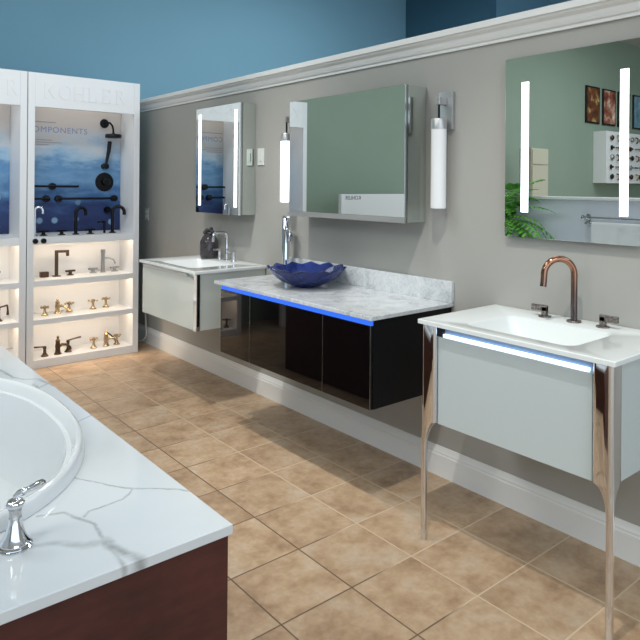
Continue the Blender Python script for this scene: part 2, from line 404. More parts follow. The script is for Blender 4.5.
# ------------------------------------------------------------------ display units
YD = 5.463
def display(x0, x1, label, letters_x, fx_right):
    root = thing('display_unit', label, 'display', ((x0+x1)/2, YD+.16, 0), 'lit faucet display units')
    yb = 5.77
    MB().box((x0, YD, 0), (x0+.052, yb+.03, 2.39), .002).build('side_panel', M['white'], root)
    MB().box((x1-.052, YD, 0), (x1, yb+.03, 2.39), .002).build('side_panel', M['white'], root)
    MB().box((x0+.052, yb, 0), (x1-.052, yb+.03, 2.39)).build('back_panel', M['white'], root)
    hd = MB().box((x0+.052, YD+.001, 2.115), (x1-.052, YD+.03, 2.39), .002)
    hd.box((x0+.052, YD+.03, 2.36), (x1-.052, yb, 2.39)); hd = hd.build('header_sign', M['white'], root)
    lm = MB(); serif(lm, 'KOHLER', letters_x, 2.19, .12, YD+.001, .0032, .120); lm.build('lettering', M['white'], hd)
    g = MB().box((x0+.052, yb-.012, 1.075), (x1-.052-.004, yb-.001, 2.355)).build('picture_panel', M['graphic'], root)
    for zt, th in ((1.06, .058), (.706, .046), (.392, .042), (.066, .066)):
        sh = MB().box((x0+.052, YD+.002, zt-th), (x1-.052, YD+.022, zt), .0015).box((x0+.052, YD+.022, zt-.02), (x1-.052, yb, zt-.0005)).build('shelf', M['white'], root)
        if zt > .3 and zt < 2:
            MB().box((x0+.07, YD+.03, zt-.03), (x1-.07, YD+.05, zt-.02)).build('led_strip', M['led_warm'], sh)
    MB().box((x0+.07, YD+.04, 2.352), (x1-.07, YD+.07, 2.36)).build('led_strip', M['led_cool'], hd)
    return root, g
d1, g1 = display(1.475, 2.415, 'white lit display unit nearest the grey wall, with black shower fittings on its picture', 1.60, True)
d2, g2 = display(.60, 1.468, 'white lit display unit cut by the left edge, behind the bathtub', .72, False)
YG = 5.758
text('lettering', 'COMPONENTS', .071, M['blue_print'], (1.535, YG-.001, 1.935), (R(90), 0, 0), g1, .0006, spacing=1.12)
for xb, z_, h_ in ((1.78, 2.018, .008), (1.75, 1.866, .005), (1.83, 1.846, .005), (1.72, 1.826, .005)):
    MB().box((1.54, YG-.0025, z_), (xb, YG-.0003, z_+h_)).build('caption_line', M['grey_print'], g1)

GB = 'black fittings on the water picture'
def disc(mb, x, z, r, y=YG, t=.012): mb.lathe([(r*.96, 0), (r, -t*.5), (r*.94, -t), (r*.3, -t-.002)], (x, y, z), 'Y', 20)
# shower arm with head
t_ = thing('overhead_shower', 'matte black shower head on a curved arm near the top right of the display', 'shower head', (2.206, YG, 1.9), GB)
a = MB(); disc(a, 2.206, 2.042, .042); a.build('flange', M['black_matte'], t_)
MB().tube([(2.206, YG-.01, 2.042), (2.215, YG-.04, 2.05), (2.235, YG-.065, 2.045), (2.25, YG-.08, 2.02), (2.255, YG-.088, 1.985), (2.256, YG-.09, 1.955)], .009).build('arm', M['black_matte'], t_)
MB((2.256, YG-.09, 1.925)).lathe([(.012, .03), (.02, .022), (.068, .018), (.072, .012), (.072, -.012), (.066, -.016)], seg=28).build('head', M['black_matte'], t_)
t_ = thing('hand_shower', 'slim matte black hand shower wand hanging below the shower head', 'hand shower', (2.22, YG, 1.64), GB)
MB().tube([(2.205, YG-.05, 1.655), (2.212, YG-.05, 1.70), (2.232, YG-.05, 1.80), (2.24, YG-.05, 1.88)], .014, radii=[.012, .013, .017, .018]).build('wand', M['black_matte'], t_)
b = MB(); disc(b, 2.205, 1.655, .028, t=.06); b.build('holder', M['black_matte'], t_)
t_ = thing('shower_valve', 'large round matte black shower valve plate below the wand', 'shower valve', (2.21, YG, 1.42), GB)
b = MB(); disc(b, 2.21, 1.513, .085); b.build('plate', M['black_matte'], t_)
MB().lathe([(.034, 0), (.034, -.05), (.028, -.056)], (2.21, YG-.012, 1.513), 'Y', 20).build('knob', M['black_matte'], t_)
def rail(x0, x1, z, discs, label):
    t_ = thing('towel_bar', label, 'towel bar', ((x0+x1)/2, YG, z-.02), GB)
    MB().tube([(x0, YG-.045, z), (x1, YG-.045, z)], .0095).build('bar', M['black_matte'], t_)
    for dx in discs:
        b = MB(); disc(b, dx, z, .03, t=.04); b.build('mount', M['black_matte'], t_)
rail(1.535, 1.965, 1.472, (1.75,), 'long black bar on one mount, the upper bar on the water picture')
rail(1.535, 1.725, 1.366, (1.70,), 'short black bar with end mount, lower left of the water picture')
rail(1.80, 2.295, 1.366, (1.80, 2.295), 'long black bar between two round mounts, lower right of the water picture')
tag(MB().lathe([(.03, 0), (.03, -.03), (.024, -.04)], (2.235, YG, 1.262), 'Y', 18).build('robe_hook', M['black_matte']), 'small round black knob on the picture beside the right tall black spout', 'hook', GB)

def spout_tall(name, label, x, y, z, h, reach, r, m, rz=0, group=None, cat='faucet', handle=False):
    t_ = thing(name, label, cat, (x, y, z), group)
    MB((x, y, z)).lathe([(r*2.0, 0), (r*2.0, .006), (r*1.3, .012), (r, .014)], seg=16).build('base', m, t_)
    c = h-reach/2
    pts = [(0, 0, .01), (0, 0, c*.5), (0, 0, c)]+arc((reach/2, 0, c), reach/2, math.pi, 0, 10)[1:]+[(reach, 0, c-.025)]
    MB((x, y, z), rz).tube(pts, r, 12).build('spout', m, t_)
    return t_
def lever_handle(label, x, y, z, m, rz=0, L=.08, h=.06, group=None, name='lever_handle'):
    t_ = thing(name, label, 'faucet handle', (x, y, z), group)
    MB((x, y, z)).lathe([(.03, 0), (.03, .005), (.022, .012), (.013, .028), (.011, h*.75), (.015, h*.85), (.013, h)], seg=16).build('base', m, t_)
    MB((x, y, z), rz).tube([(-.008, 0, h*.95), (L*.4, 0, h*1.02), (L, 0, h*1.08)], .007, radii=[.007, .006, .008]).build('lever', m, t_)
    return t_
def cross_handle(label, x, y, z, m, h=.07, group=None, rz=.5):
    t_ = thing('cross_handle', label, 'faucet handle', (x, y, z), group)
    MB((x, y, z)).lathe([(.029, 0), (.029, .005), (.02, .012), (.011, .03), (.010, h*.7), (.017, h*.8), (.016, h), (.004, h+.008)], seg=16).build('base', m, t_)
    c = MB((x, y, z), rz)
    for k in range(4):
        a = k*math.pi/2; ca, sa = math.cos(a), math.sin(a)
        c.tube([(0, 0, h*.9), (ca*.028, sa*.028, h*.9), (ca*.036, sa*.036, h*.9), (ca*.044, sa*.044, h*.9)], .006, 8, radii=[.005, .005, .009, .006])
    c.build('cross', m, t_)
    return t_
def low_spout(label, x, y, z, m, h=.10, group=None, rz=-.9, lever=None):
    t_ = thing('low_spout', label, 'faucet', (x, y, z), group)
    MB((x, y, z)).lathe([(.03, 0), (.03, .006), (.023, .014), (.019, .04), (.022, h*.5), (.017, h*.7), (.019, h*.82), (.008, h*.92), (.011, h*1.0), (.003, h*1.1)], seg=16).build('body', m, t_)
    MB((x, y, z), rz).tube([(0, 0, h*.45), (.035, 0, h*.56), (.07, 0, h*.52), (.095, 0, h*.36), (.10, 0, h*.2)], .011, radii=[.014, .012, .011, .011, .012]).build('spout', m, t_)
    if lever: MB((x, y, z), rz).tube([(-.01, 0, h), (.04, 0, h*.75), (.085, 0, h*.3)], .006).build('lever', lever, t_)
    return t_
def low_knob(label, x, y, z, m, group, square=False):
    t_ = thing('low_knob_handle', label, 'faucet handle', (x, y, z), group)
    if square:
        MB((x, y, z)).box((-.034, -.02, 0), (.034, .02, .046), .004).build('block', m, t_)
    else:
        MB((x, y, z)).lathe([(.03, 0), (.03, .006), (.016, .01), (.014, .028)], seg=16).build('base', m, t_)
        MB((x, y, z), .2).box((-.042, -.013, .028), (.042, .013, .044), .003).build('grip', m, t_)
    return t_
S0, S1, S2, S3 = 1.06, .706, .392, .066
G0, G1, G2, G3 = 'fittings on the counter under the water picture', 'fittings on the second shelf', 'brass fittings on the third shelf', 'fittings on the bottom shelf'
K = M['black_matte']
spout_tall('tall_spout', 'tall matte black gooseneck spout in the middle of the display counter', 1.905, 5.60, S0, .23, .085, .014, K, 0, G0)
spout_tall('tall_spout', 'tall matte black gooseneck spout at the right end of the display counter', 2.235, 5.62, S0, .235, .10, .015, K, -.3, G0)
spout_tall('chrome_spout', 'chrome gooseneck spout at the left end of the display counter', 1.565, 5.58, S0, .24, .06, .011, M['chrome'], -.2, G0)
low_knob('low black handle at the left of the display counter', 1.645, 5.62, S0, K, G0)
low_knob('low black handle just left of the middle black spout', 1.79, 5.61, S0, K, G0)
low_knob('low black handle just right of the middle black spout', 2.03, 5.60, S0, K, G0)
t_ = thing('wall_lever', 'thin black lever spout lying level beside the right tall black spout', 'faucet', (2.14, 5.60, S0), G0)
MB().tube([(2.17, 5.64, S0), (2.17, 5.64, S0+.10)], .011).build('post', K, t_)
MB().tube([(2.17, 5.64, S0+.10), (2.10, 5.60, S0+.10)], .008).build('lever', K, t_)
for x, w in ((1.536, 'left one of two small black knobs on the counter edge'), (1.60, 'right one of two small black knobs on the counter edge')):
    tag(MB().lathe([(.021, 0), (.021, -.014), (.016, -.018)], (x, YD+.002, 1.03), 'Y', 18).build('edge_knob', K), w, 'knob', 'edge knobs')
# second shelf
low_knob('square dark bronze handle at the left of the second shelf', 1.665, 5.66, S1, M['bronze'], G1, True)
t_ = thing('square_spout', 'tall square dark bronze spout on the second shelf', 'faucet', (1.765, 5.66, S1), G1)
MB((1.765, 5.66, S1)).box((-.03, -.03, 0), (.03, .03, .006), .001).build('base', M['bronze'], t_)
MB((1.765, 5.66, S1), -.25).box((-.014, -.014, .005), (.014, .014, .22), .002).box((-.014, -.013, .2), (.1, .013, .222), .002).box((.075, -.012, .17), (.1, .012, .2), .002).build('spout', M['bronze'], t_)
low_knob('low dark bronze handle right of the tall square bronze spout', 1.885, 5.67, S1, M['bronze'], G1)
low_knob('low brushed nickel handle left of the nickel column spout', 2.09, 5.69, S1, M['steel'], G1)
t_ = thing('column_spout', 'brushed nickel column spout on the right of the second shelf', 'faucet', (2.175, 5.68, S1), G1)
MB((2.175, 5.68, S1)).lathe([(.024, 0), (.024, .006), (.017, .01), (.017, .17), (.02, .172), (.02, .2), (.016, .204)], seg=18).build('body', M['steel'], t_)
MB((2.175, 5.68, S1), -.3).tube([(.0, 0, .13), (.05, 0, .125), (.09, 0, .11), (.105, 0, .075)], .008).build('spout', M['steel'], t_)
low_knob('low brushed nickel handle at the right end of the second shelf', 2.285, 5.69, S1, M['steel'], G1)
# third shelf
cross_handle('brass cross handle at the left of the third shelf', 1.66, 5.62, S2, M['brass'], .075, G2)
low_spout('brass spout between two cross handles on the third shelf', 1.77, 5.64, S2, M['brass'], .12, G2)
cross_handle('brass cross handle just right of the brass spout', 1.875, 5.66, S2, M['brass'], .08, G2, .2)
cross_handle('pale brass cross handle in the right half of the third shelf', 2.08, 5.66, S2, M['brass'], .08, G2, .9)
cross_handle('pale brass cross handle at the right end of the third shelf', 2.20, 5.67, S2, M['brass'], .085, G2, .3)
# bottom shelf
lever_handle('bronze lever handle pointing left on the bottom shelf', 1.645, 5.56, S3, M['bronze'], math.pi+.1, .085, .08, G3)
low_spout('dark bronze spout on the bottom shelf', 1.75, 5.56, S3, M['bronze'], .14, G3, -.2)
lever_handle('bronze lever handle pointing right on the bottom shelf', 1.845, 5.59, S3, M['bronze'], .1, .11, .10, G3)
cross_handle('pale cross handle in the right half of the bottom shelf', 2.06, 5.58, S3, M['brass'], .085, G3)
low_spout('brass spout with black lever on the bottom shelf', 2.17, 5.58, S3, M['brass'], .13, G3, -.6, K)
cross_handle('brass cross handle at the right end of the bottom shelf', 2.27, 5.59, S3, M['brass'], .085, G3, .2)
# left unit
cross_handle('bronze cross handle of the left display, mirrored in the black vanity door', .70, 5.58, S3, M['bronze'], .085, 'fittings on the left display unit')
low_spout('bronze spout on the left display bottom shelf, seen mirrored in the black vanity', .80, 5.56, S3, M['bronze'], .14, 'fittings on the left display unit', -.2)
GL = 'fittings on the left display unit'
t_ = thing('flower_valve', 'round nickel valve on the water picture at the left edge', 'shower valve', (1.30, YG, 1.33), GL)
b = MB(); disc(b, 1.30, 1.375, .045); b.build('plate', M['steel'], t_)
MB().lathe([(.018, 0), (.018, -.03), (.026, -.035), (.02, -.05)], (1.30, YG-.012, 1.375), 'Y', 8).build('knob', M['brass'], t_)
cross_handle('nickel cross handle on the second shelf of the left display', 1.285, 5.62, S1, M['steel'], .085, GL)
t_ = lever_handle('dark bronze handle with hanging lever on the third shelf of the left display', 1.30, 5.60, S2, M['bronze'], .2, .07, .11, GL)
MB((1.30, 5.60, S2), .2).tube([(.07, 0, .118), (.074, 0, .08), (.074, 0, .04)], .008, radii=[.007, .007, .011]).build('drop', M['bronze'], t_)
lever_handle('steel lever handle on the bottom shelf of the left display', 1.245, 5.58, S3, M['steel'], .1, .16, .09, GL)

# ------------------------------------------------------------------ white wall-hung vanity (far)
def sink_top(name, label, x0, x1, y0, y1, zt, th, basin, depth, m, r=.05):
    bx0, bx1, by0, by1 = basin; k = 6
    cx, cy, hx, hy = (x0+x1)/2, (y0+y1)/2, (x1-x0)/2, (y1-y0)/2
    bcx, bcy, bhx, bhy = (bx0+bx1)/2, (by0+by1)/2, (bx1-bx0)/2, (by1-by0)/2
    mb = MB(); e = .003
    sl = .05
    rings = [rrect(cx, cy, hx, hy, .006, zt-th), rrect(cx, cy, hx, hy, .006, zt-e), rrect(cx, cy, hx-e, hy-e, .006, zt),
             rrect(bcx, bcy, bhx+.012, bhy+.012, r+.012, zt), rrect(bcx, bcy, bhx, bhy, r, zt-.006), rrect(bcx, bcy, bhx-.012, bhy-.014, r, zt-.035),
             rrect(bcx, bcy, bhx-sl*.7, bhy-sl, r, zt-depth+.012), rrect(bcx, bcy, bhx-sl*.7-.03, bhy-sl-.03, r*.8, zt-depth),
             rrect(bcx, bcy, .02, .02, .019, zt-depth-.006),
             rrect(bcx, bcy, .022, .022, .02, zt-depth-.02), rrect(bcx, bcy, bhx-sl*.7, bhy-sl, r, zt-depth-.01), rrect(bcx, bcy, bhx+.01, bhy+.01, r, zt-.045), rrect(bcx, bcy, bhx+.02, bhy+.02, r, zt-th)]
    mb.rings(rings, close=True)
    t_ = thing(name, label, 'sink top', (cx, cy, zt-th))
    mb.build('basin_slab', m, t_, 30)
    MB((bcx, bcy, zt-depth-.006)).lathe([(.017, 0), (.017, .002), (.022, .004), (.02, .007), (.0, .008)], seg=20).build('drain', M['chrome'], t_)
    return t_
ZC = .928; CX0, CY0, CY1 = 2.05, 3.765, 4.63
v = thing('wall_hung_vanity', 'white glass wall hung vanity next to the display unit', 'vanity', (2.34, 4.2, .53))
MB().box((2.09, CY0+.02, .53), (2.10, CY1-.01, .905)).box((2.10, CY1-.03, .53), (XW, CY1-.01, .905)).box((2.10, CY0+.03, .53), (XW-.003, CY1-.03, .548)).box((XW-.02, CY0+.03, .548), (XW, CY1-.03, .8)).build('body', M['white_gloss'], v)
MB().box((2.075, CY0+.055, .53), (2.09, CY1-.01, .878), .002).build('drawer_front', M['white_gloss'], v)
MB().box((2.073, CY0+.16, .879), (2.084, CY1-.012, .897), .002).build('finger_pull', M['white'], v)
MB().box((2.071, CY0+.012, .527), (2.1, CY0+.053, .905), .003).build('corner_strip', M['chrome'], v)
MB().box((2.1, CY0+.02, .53), (XW-.003, CY0+.03, .905), .001).build('side_panel', M['white_gloss'], v)
sink_top('vanity_sink_top', 'white integrated sink top on the far wall hung vanity', CX0, XW-.002, CY0, CY1, ZC, .02, (2.13, 2.47, 3.94, 4.44), .10, M['porcelain'])
# chrome wide-set faucet
fx, fy = 2.55, 4.19
t_ = thing('wide_set_faucet', 'chrome three piece faucet on the far white sink top', 'faucet', (fx, fy, ZC))
s = MB((fx, fy, ZC)).lathe([(.024, 0), (.024, .008), (.014, .012)], seg=16)
s.tube([(0, 0, .01), (0, 0, .10), (0, 0, .185)]+arc((-.025, 0, .185), .025, 0, math.pi/2, 5)[1:]+[(-.09, 0, .21)]+arc((-.09, 0, .185), .025, math.pi/2, math.pi, 5)[1:]+[(-.115, 0, .145)], .0115)
s.build('spout', M['chrome'], t_)
for dy in (-.10, .10):
    MB((fx, fy+dy, ZC)).lathe([(.024, 0), (.024, .006), (.015, .01), (.015, .07)], seg=16).box((-.055, -.008, .07), (.018, .008, .082), .002).build('handle', M['chrome'], t_)
# jar with silk flowers
t_ = thing('glass_jar', 'smoky glass jar with dark grey dried petals behind the far sink', 'jar', (2.52, 4.40, ZC))
MB((2.52, 4.40, ZC), 0, 1.18).lathe([(.045, 0), (.058, .008), (.062, .05), (.06, .11), (.045, .14), (.032, .155), (.034, .16), (.028, .157), (.04, .138), (.054, .11), (.056, .05), (.05, .01), (.0, .008)], seg=24).build('jar', M['smoke'], t_)
pm = MB((2.52, 4.40, ZC), 0, 1.18)
for i in range(26):
    r_, a_, h_ = random.uniform(0, .036), random.uniform(0, 6.28), random.uniform(.03, .12)
    if i > 17: r_, h_ = random.uniform(0, .03), random.uniform(.15, .19)
    pm.lathe([(.0, -.014), (.012, -.009), (.017, 0), (.011, .01), (.0, .013)], (r_*math.cos(a_), r_*math.sin(a_), h_), seg=6)
pm.build('petals', M['petals'], t_)
# power cord under the vanity
tag(MB().tube([(2.6, 5.73, .62), (2.6, 5.73, .4), (2.6, 5.71, .2), (2.598, 5.69, .09), (2.585, 5.69, .05), (2.56, 5.73, .025), (2.52, 5.8, .009), (2.5, 5.95, .008)], .008, 8).build('power_cord', M['cord']), 'white power cord hanging on the wall beyond the far vanity', 'cord')

# ------------------------------------------------------------------ black vanity
Y0, Y1, ZB = 2.115, 3.435, .905
v = thing('black_vanity', 'glossy black wall hung vanity with a blue lit strip', 'vanity', (2.34, 2.78, .475))
MB().box((2.068, Y0, .475), (XW-.003, Y0+.02, ZB-.02)).box((2.068, Y1-.02, .475), (XW-.003, Y1, ZB-.02)).box((2.068, Y0+.02, .475), (XW-.003, Y1-.02, .495)).box((XW-.02, Y0+.02, .495), (XW-.003, Y1-.02, ZB-.02)).box((2.075, Y0+.02, .84), (2.095, Y1-.02, ZB-.02)).build('body', M['black_gloss'], v)
zd = ZB-.02-.027
MB().box((2.066, Y0-.002, .475), (XW-.003, Y0-.0005, ZB-.0205)).build('side_panel', M['black_side'], v)
for ya, yb in ((Y0+.001, 2.451), (2.455, 3.106), (3.110, Y1-.001)):
    dr = MB().box((2.05, ya, .475), (2.068, yb, zd), .0012).build('door', M['black_gloss'], v)
    e = MB().box((2.0495, ya, .475), (2.0535, ya+.003, zd))
    e.build('edge_strip', M['steel'], dr)
MB().box((2.056, Y0+.001, zd+.001), (2.075, Y1-.001, ZB-.021)).build('led_strip', M['led_blue'], v)
t_ = thing('marble_countertop', 'grey veined white marble countertop over the black vanity', 'countertop', (2.33, 2.79, ZB-.02))
MB().box((2.038, 2.10, ZB-.02), (XW-.001, 3.495, ZB), .0025).build('slab', M['marble'], t_)
MB().box((XW-.021, 2.10, ZB), (XW-.001, 3.495, 1.015), .002).build('backsplash', M['marble'], t_)
# faceted glass vessel
bc = (2.365, 2.985, ZB)
t_ = thing('vessel_basin', 'faceted cobalt blue glass vessel basin on the marble countertop', 'basin', bc)
N = 12
def diamonds(rows):
    # rows of (radius, height) with alternating half-step offset; every facet is a diamond
    V = []; F = []
    for i, (r_, z_) in enumerate(rows):
        V += [(r_*math.cos(2*math.pi*(j+.5*(i % 2))/N), r_*math.sin(2*math.pi*(j+.5*(i % 2))/N), z_) for j in range(N)]
    for j in range(N): F.append((j, (j+1) % N, N+j))
    for i in range(len(rows)-2):
        for j in range(N):
            l_, r_ = ((j-1) % N, j) if i % 2 == 0 else (j, (j+1) % N)
            F.append((i*N+j, (i+1)*N+r_, (i+2)*N+j, (i+1)*N+l_))
    return V, F
orow = [(.072, 0), (.088, .012), (.142, .026), (.188, .056), (.226, .098), (.238, .118)]
irow = [(.060, .016), (.078, .026), (.128, .040), (.172, .068), (.210, .103), (.224, .118)]
VO, FO = diamonds(orow); VI, FI = diamonds(irow); k = len(VO)
F = FO+[tuple(q+k for q in f[::-1]) for f in FI]
va, tp = 4*N, 5*N     # valley row (no offset) and tip row (half offset)
for j in range(N):
    for p_, q_ in ((va+j, tp+j), (tp+j, va+(j+1) % N)): F.append((p_, q_, q_+k, p_+k))
F.append(tuple(range(N))[::-1]); F.append(tuple(k+j for j in range(N)))
mb = MB(bc); mb._add(VO+VI, F, False); mb.build('bowl', M['cobalt'], t_, 0)
MB((bc[0], bc[1], ZB+.0165)).lathe([(.026, 0), (.026, .003), (.02, .005), (.0, .006)], seg=20).build('drain', M['chrome'], t_)
# tall chrome faucet
fx, fy = 2.535, 3.425
t_ = thing('vessel_faucet', 'tall chrome column faucet behind the blue glass basin', 'faucet', (fx, fy, ZB))
MB((fx, fy, ZB)).lathe([(.03, 0), (.03, .008), (.025, .012), (.025, .375), (.023, .378)], seg=24).build('body', M['chrome'], t_)
MB((fx, fy, ZB), math.pi+1.2).tube([(.0, 0, .30), (.06, 0, .298), (.10, 0, .285), (.115, 0, .262), (.108, 0, .24)], .014, 12).build('spout', M['chrome'], t_)
MB((fx, fy, ZB), math.pi+1.2).box((-.045, -.012, .378), (.06, .012, .39), .003).tube([(-.04, 0, .384), (-.045, 0, .34)], .008).build('handle', M['chrome'], t_)

# ------------------------------------------------------------------ white vanity with chrome legs
ZA = .935; AX0, AY0, AY1 = 2.07, 1.0, 1.852
v = thing('legged_vanity', 'white vanity on tall chrome legs under the big lit mirror', 'vanity', (2.35, 1.43, 0))
zt, zb = ZA-.022, .505
MB().box((2.125, 1.08, zb), (2.14, 1.775, zt)).box((2.14, 1.03, zb), (XW-.03, 1.045, zt)).box((2.14, 1.80, zb), (XW-.03, 1.815, zt)).box((2.14, 1.045, zb), (XW-.03, 1.80, zb+.015)).box((XW-.03, 1.03, zb), (XW-.001, 1.815, zt)).build('body', M['white_cab'], v)
MB().box((2.103, 1.092, zb), (2.125, 1.765, zt-.043), .002).build('drawer_front', M['white_cab'], v)
MB().box((2.108, 1.11, zt-.042), (2.122, 1.742, zt-.030)).build('led_strip', M['led_white'], v)
MB().box((2.1225, 1.092, zt-.042), (2.1245, 1.765, zt-.001)).build('channel', M['channel'], v)
MB().box((2.106, 1.744, zt-.042), (2.122, 1.765, zt-.002)).build('channel_end', M['dark'], v)
def leg(yo, sgn):
    # chrome corner post above; an elliptic fillet runs it into a slender leg at its outer corner
    xo, th, w = 2.083, .024, .074
    rings = []
    zs = [(0, 0), (.40, 0)]+[(.40+.11*math.sin(a), 1-math.cos(a)) for a in [i*math.pi/20 for i in range(1, 11)]]+[(zt, 1)]
    for z, f in zs:
        h = (th+(w-th)*f)/2
        rings.append(rrect(xo+h, yo+sgn*h, h, h, min(h*.8, .017), z))
    MB().rings(rings).build('leg', M['chrome'], v, 50)
leg(1.012, 1); leg(1.840, -1)
sink_top('glass_sink_top', 'white glass sink top on the chrome legged vanity', AX0, XW-.002, AY0, AY1, ZA, .018, (2.15, 2.47, 1.20, 1.66), .09, M['white_glass_top'], .04)
fx, fy = 2.545, 1.405
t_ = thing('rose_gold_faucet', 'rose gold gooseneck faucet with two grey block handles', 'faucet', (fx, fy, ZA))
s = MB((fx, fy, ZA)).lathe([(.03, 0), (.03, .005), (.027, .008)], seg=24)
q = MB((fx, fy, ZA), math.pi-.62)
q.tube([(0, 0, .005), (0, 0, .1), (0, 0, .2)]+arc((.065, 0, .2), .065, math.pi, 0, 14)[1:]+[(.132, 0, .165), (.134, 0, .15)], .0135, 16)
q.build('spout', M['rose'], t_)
s.build('base_ring', M['gunmetal'], t_)
for dy, rz in ((.135, math.pi/2), (-.125, -math.pi/2)):
    h_ = MB((fx, fy+dy, ZA), rz).lathe([(.027, 0), (.027, .005), (.012, .007)], seg=20)
    h_.box((-.012, -.009, .006), (.012, .009, .044), .002).box((-.012, -.009, .03-.006), (.062, .009, .05), .002)
    h_.build('handle', M['gunmetal'], t_)

# ------------------------------------------------------------------ mirrors and cabinets on the grey wall
t_ = thing('lit_mirror', 'large frameless lit mirror above the chrome legged vanity', 'mirror', (2.61, 1.47, 1.27))
MB().box((2.603, 1.165, 1.275), (XW, 1.775, 2.09)).build('housing', M['steel'], t_)
MB().box((2.595, 1.157, 1.268), (2.603, 1.783, 2.096), .001).build('mirror_glass', M['mirror'], t_)
for ya, yb in ((1.659, 1.696), (1.206, 1.241)):
    MB().box((2.5938, ya, 1.384), (2.5955, yb, 1.979)).build('light_bar', M['light_bar'], t_)
def med_cab(name, label, xf, ya, yb, za, zb, lip):
    t_ = thing(name, label, 'mirror cabinet', ((xf+XW)/2, (ya+yb)/2, za))
    b = MB().box((xf+.022, ya+.004, za+.002), (XW-.001, yb-.004, zb-.002)); b.build('body', M['steel'], t_)
    MB().box((xf+.022, ya, za+.002), (XW-.002, ya+.004, zb-.002)).build('side_mirror', M['side_mirror'], t_)
    MB().box((xf+.006, ya, za), (xf+.02, yb, zb), .001).build('door_frame', M['steel'], t_)
    MB().box((xf, ya+.001, za+lip), (xf+.006, yb-.001, zb-.001), .0008).build('mirror_door', M['mirror'], t_)
    if lip: MB().box((xf-.004, ya, za), (xf+.006, yb, za+lip-.001), .001).build('bottom_rail', M['silver'], t_)
    return t_
cb = med_cab('mirror_cabinet', 'wide mirror cabinet over the marble countertop', 2.459, 2.294, 3.292, 1.306, 2.028, .03)
cc = med_cab('mirror_cabinet', 'narrow mirror cabinet with two light strips above the far white sink', 2.49, 3.92, 4.566, 1.279, 2.091, 0)
for ya, yb in ((4.486, 4.522), (3.962, 3.998)):
    MB().box((2.4888, ya, 1.335), (2.4905, yb, 2.043)).build('light_bar', M['light_bar'], cc)
def sconce(y, label, m):
    t_ = thing('wall_sconce', label, 'wall lamp', (2.6, y, 1.38), 'tube wall lamps')
    MB().box((XW-.02, y-.045, 1.79), (XW-.001, y+.045, 1.985), .002).build('back_plate', M['silver'], t_)
    MB().box((2.543, y-.012, 1.915), (XW-.02, y+.012, 1.955), .004).build('arm', M['silver'], t_)
    MB((2.555, y, 0)).lathe([(.006, 1.84), (.006, 1.92)], seg=10).build('stem', M['black_matte'], t_)
    MB((2.555, y, 0)).lathe([(.041, 1.79), (.041, 1.838), (.038, 1.843), (.0, 1.844)], seg=28).build('cap', M['silver'], t_)
    MB((2.555, y, 0)).lathe([(.0, 1.386), (.036, 1.386), (.0395, 1.389), (.0395, 1.79)], seg=28).build('glass_tube', m, t_)
sconce(2.150, 'tube wall lamp right of the wide mirror cabinet', M['tube'])
sconce(3.452, 'glowing tube wall lamp left of the wide mirror cabinet', M['tube_lit'])
t_ = thing('light_switch', 'white switch plate beside the narrow mirror cabinet', 'switch', (XW-.005, 3.848, 1.64))
MB().box((XW-.008, 3.808, 1.64), (XW-.001, 3.888, 1.762), .002).build('plate', M['plate'], t_)
MB().box((XW-.013, 3.83, 1.67), (XW-.008, 3.866, 1.732), .0015).build('rocker', M['plate'], t_)
t_ = thing('wall_outlet', 'grey wall outlet low beside the display unit', 'outlet', (XW-.004, 5.75, 1.16))
MB().box((XW-.007, 5.71, 1.155), (XW-.001, 5.795, 1.27), .002).build('plate', M['grey_plate'], t_)
MB().box((XW-.011, 5.735, 1.175), (XW-.007, 5.77, 1.205), .001).box((XW-.011, 5.735, 1.22), (XW-.007, 5.77, 1.25), .001).build('socket', M['plate'], t_)

# ------------------------------------------------------------------ bathtub in its deck
ZD = .55; TC = (.24, 2.72); TA, TB, TN = .645, .86, 2.2
DX0, DX1, DY0, DY1 = -.518, .966, 1.543, 4.25
NA = 144
def sup(a, b, z, n=TN):
    out = []
    for i in range(NA):
        th = 2*math.pi*i/NA; c, s_ = math.cos(th), math.sin(th)
        r_ = (abs(c/a)**n+abs(s_/b)**n)**(-1/n); out.append((TC[0]+r_*c, TC[1]+r_*s_, z))
    return out
corner_idx = {}
for (cx_, cy_) in ((DX0, DY0), (DX0, DY1), (DX1, DY0), (DX1, DY1)):
    i = round(math.atan2(cy_-TC[1], cx_-TC[0]) % (2*math.pi)/(2*math.pi)*NA) % NA; corner_idx[i] = (cx_, cy_)
def rect_loop(z, ins=0):
    out = []
    for i in range(NA):
        if i in corner_idx: x_, y_ = corner_idx[i]
        else:
            th = 2*math.pi*i/NA; c, s_ = math.cos(th), math.sin(th)
            ts = [((DX1 if c > 0 else DX0)-TC[0])/c if abs(c) > 1e-9 else 1e9, ((DY1 if s_ > 0 else DY0)-TC[1])/s_ if abs(s_) > 1e-9 else 1e9]
            x_, y_ = TC[0]+min(ts)*c, TC[1]+min(ts)*s_
        out.append((min(max(x_, DX0+ins), DX1-ins), min(max(y_, DY0+ins), DY1-ins), z))
    return out
mb = MB().rings([rect_loop(ZD-.03, .002), rect_loop(ZD-.028), rect_loop(ZD-.003), rect_loop(ZD, .003), sup(TA-.03, TB-.03, ZD), sup(TA-.03, TB-.03, ZD-.03)], close=True)
tag(mb.build('tub_deck', M['quartz'], None, 30), 'white quartz tub deck with grey veins over dark wood panels', 'countertop')
mb = MB(); prof = [(-.028, .001), (.0, .001), (.0, .008), (-.006, .036), (-.011, .045), (-.018, .048), (-.026, .045), (-.032, .036), (-.042, .010), (-.056, -.05), (-.085, -.20), (-.12, -.32), (-.18, -.39), (-.28, -.41)]
rg = [sup(TA+o, TB+o*1.05, ZD+h) for o, h in prof]
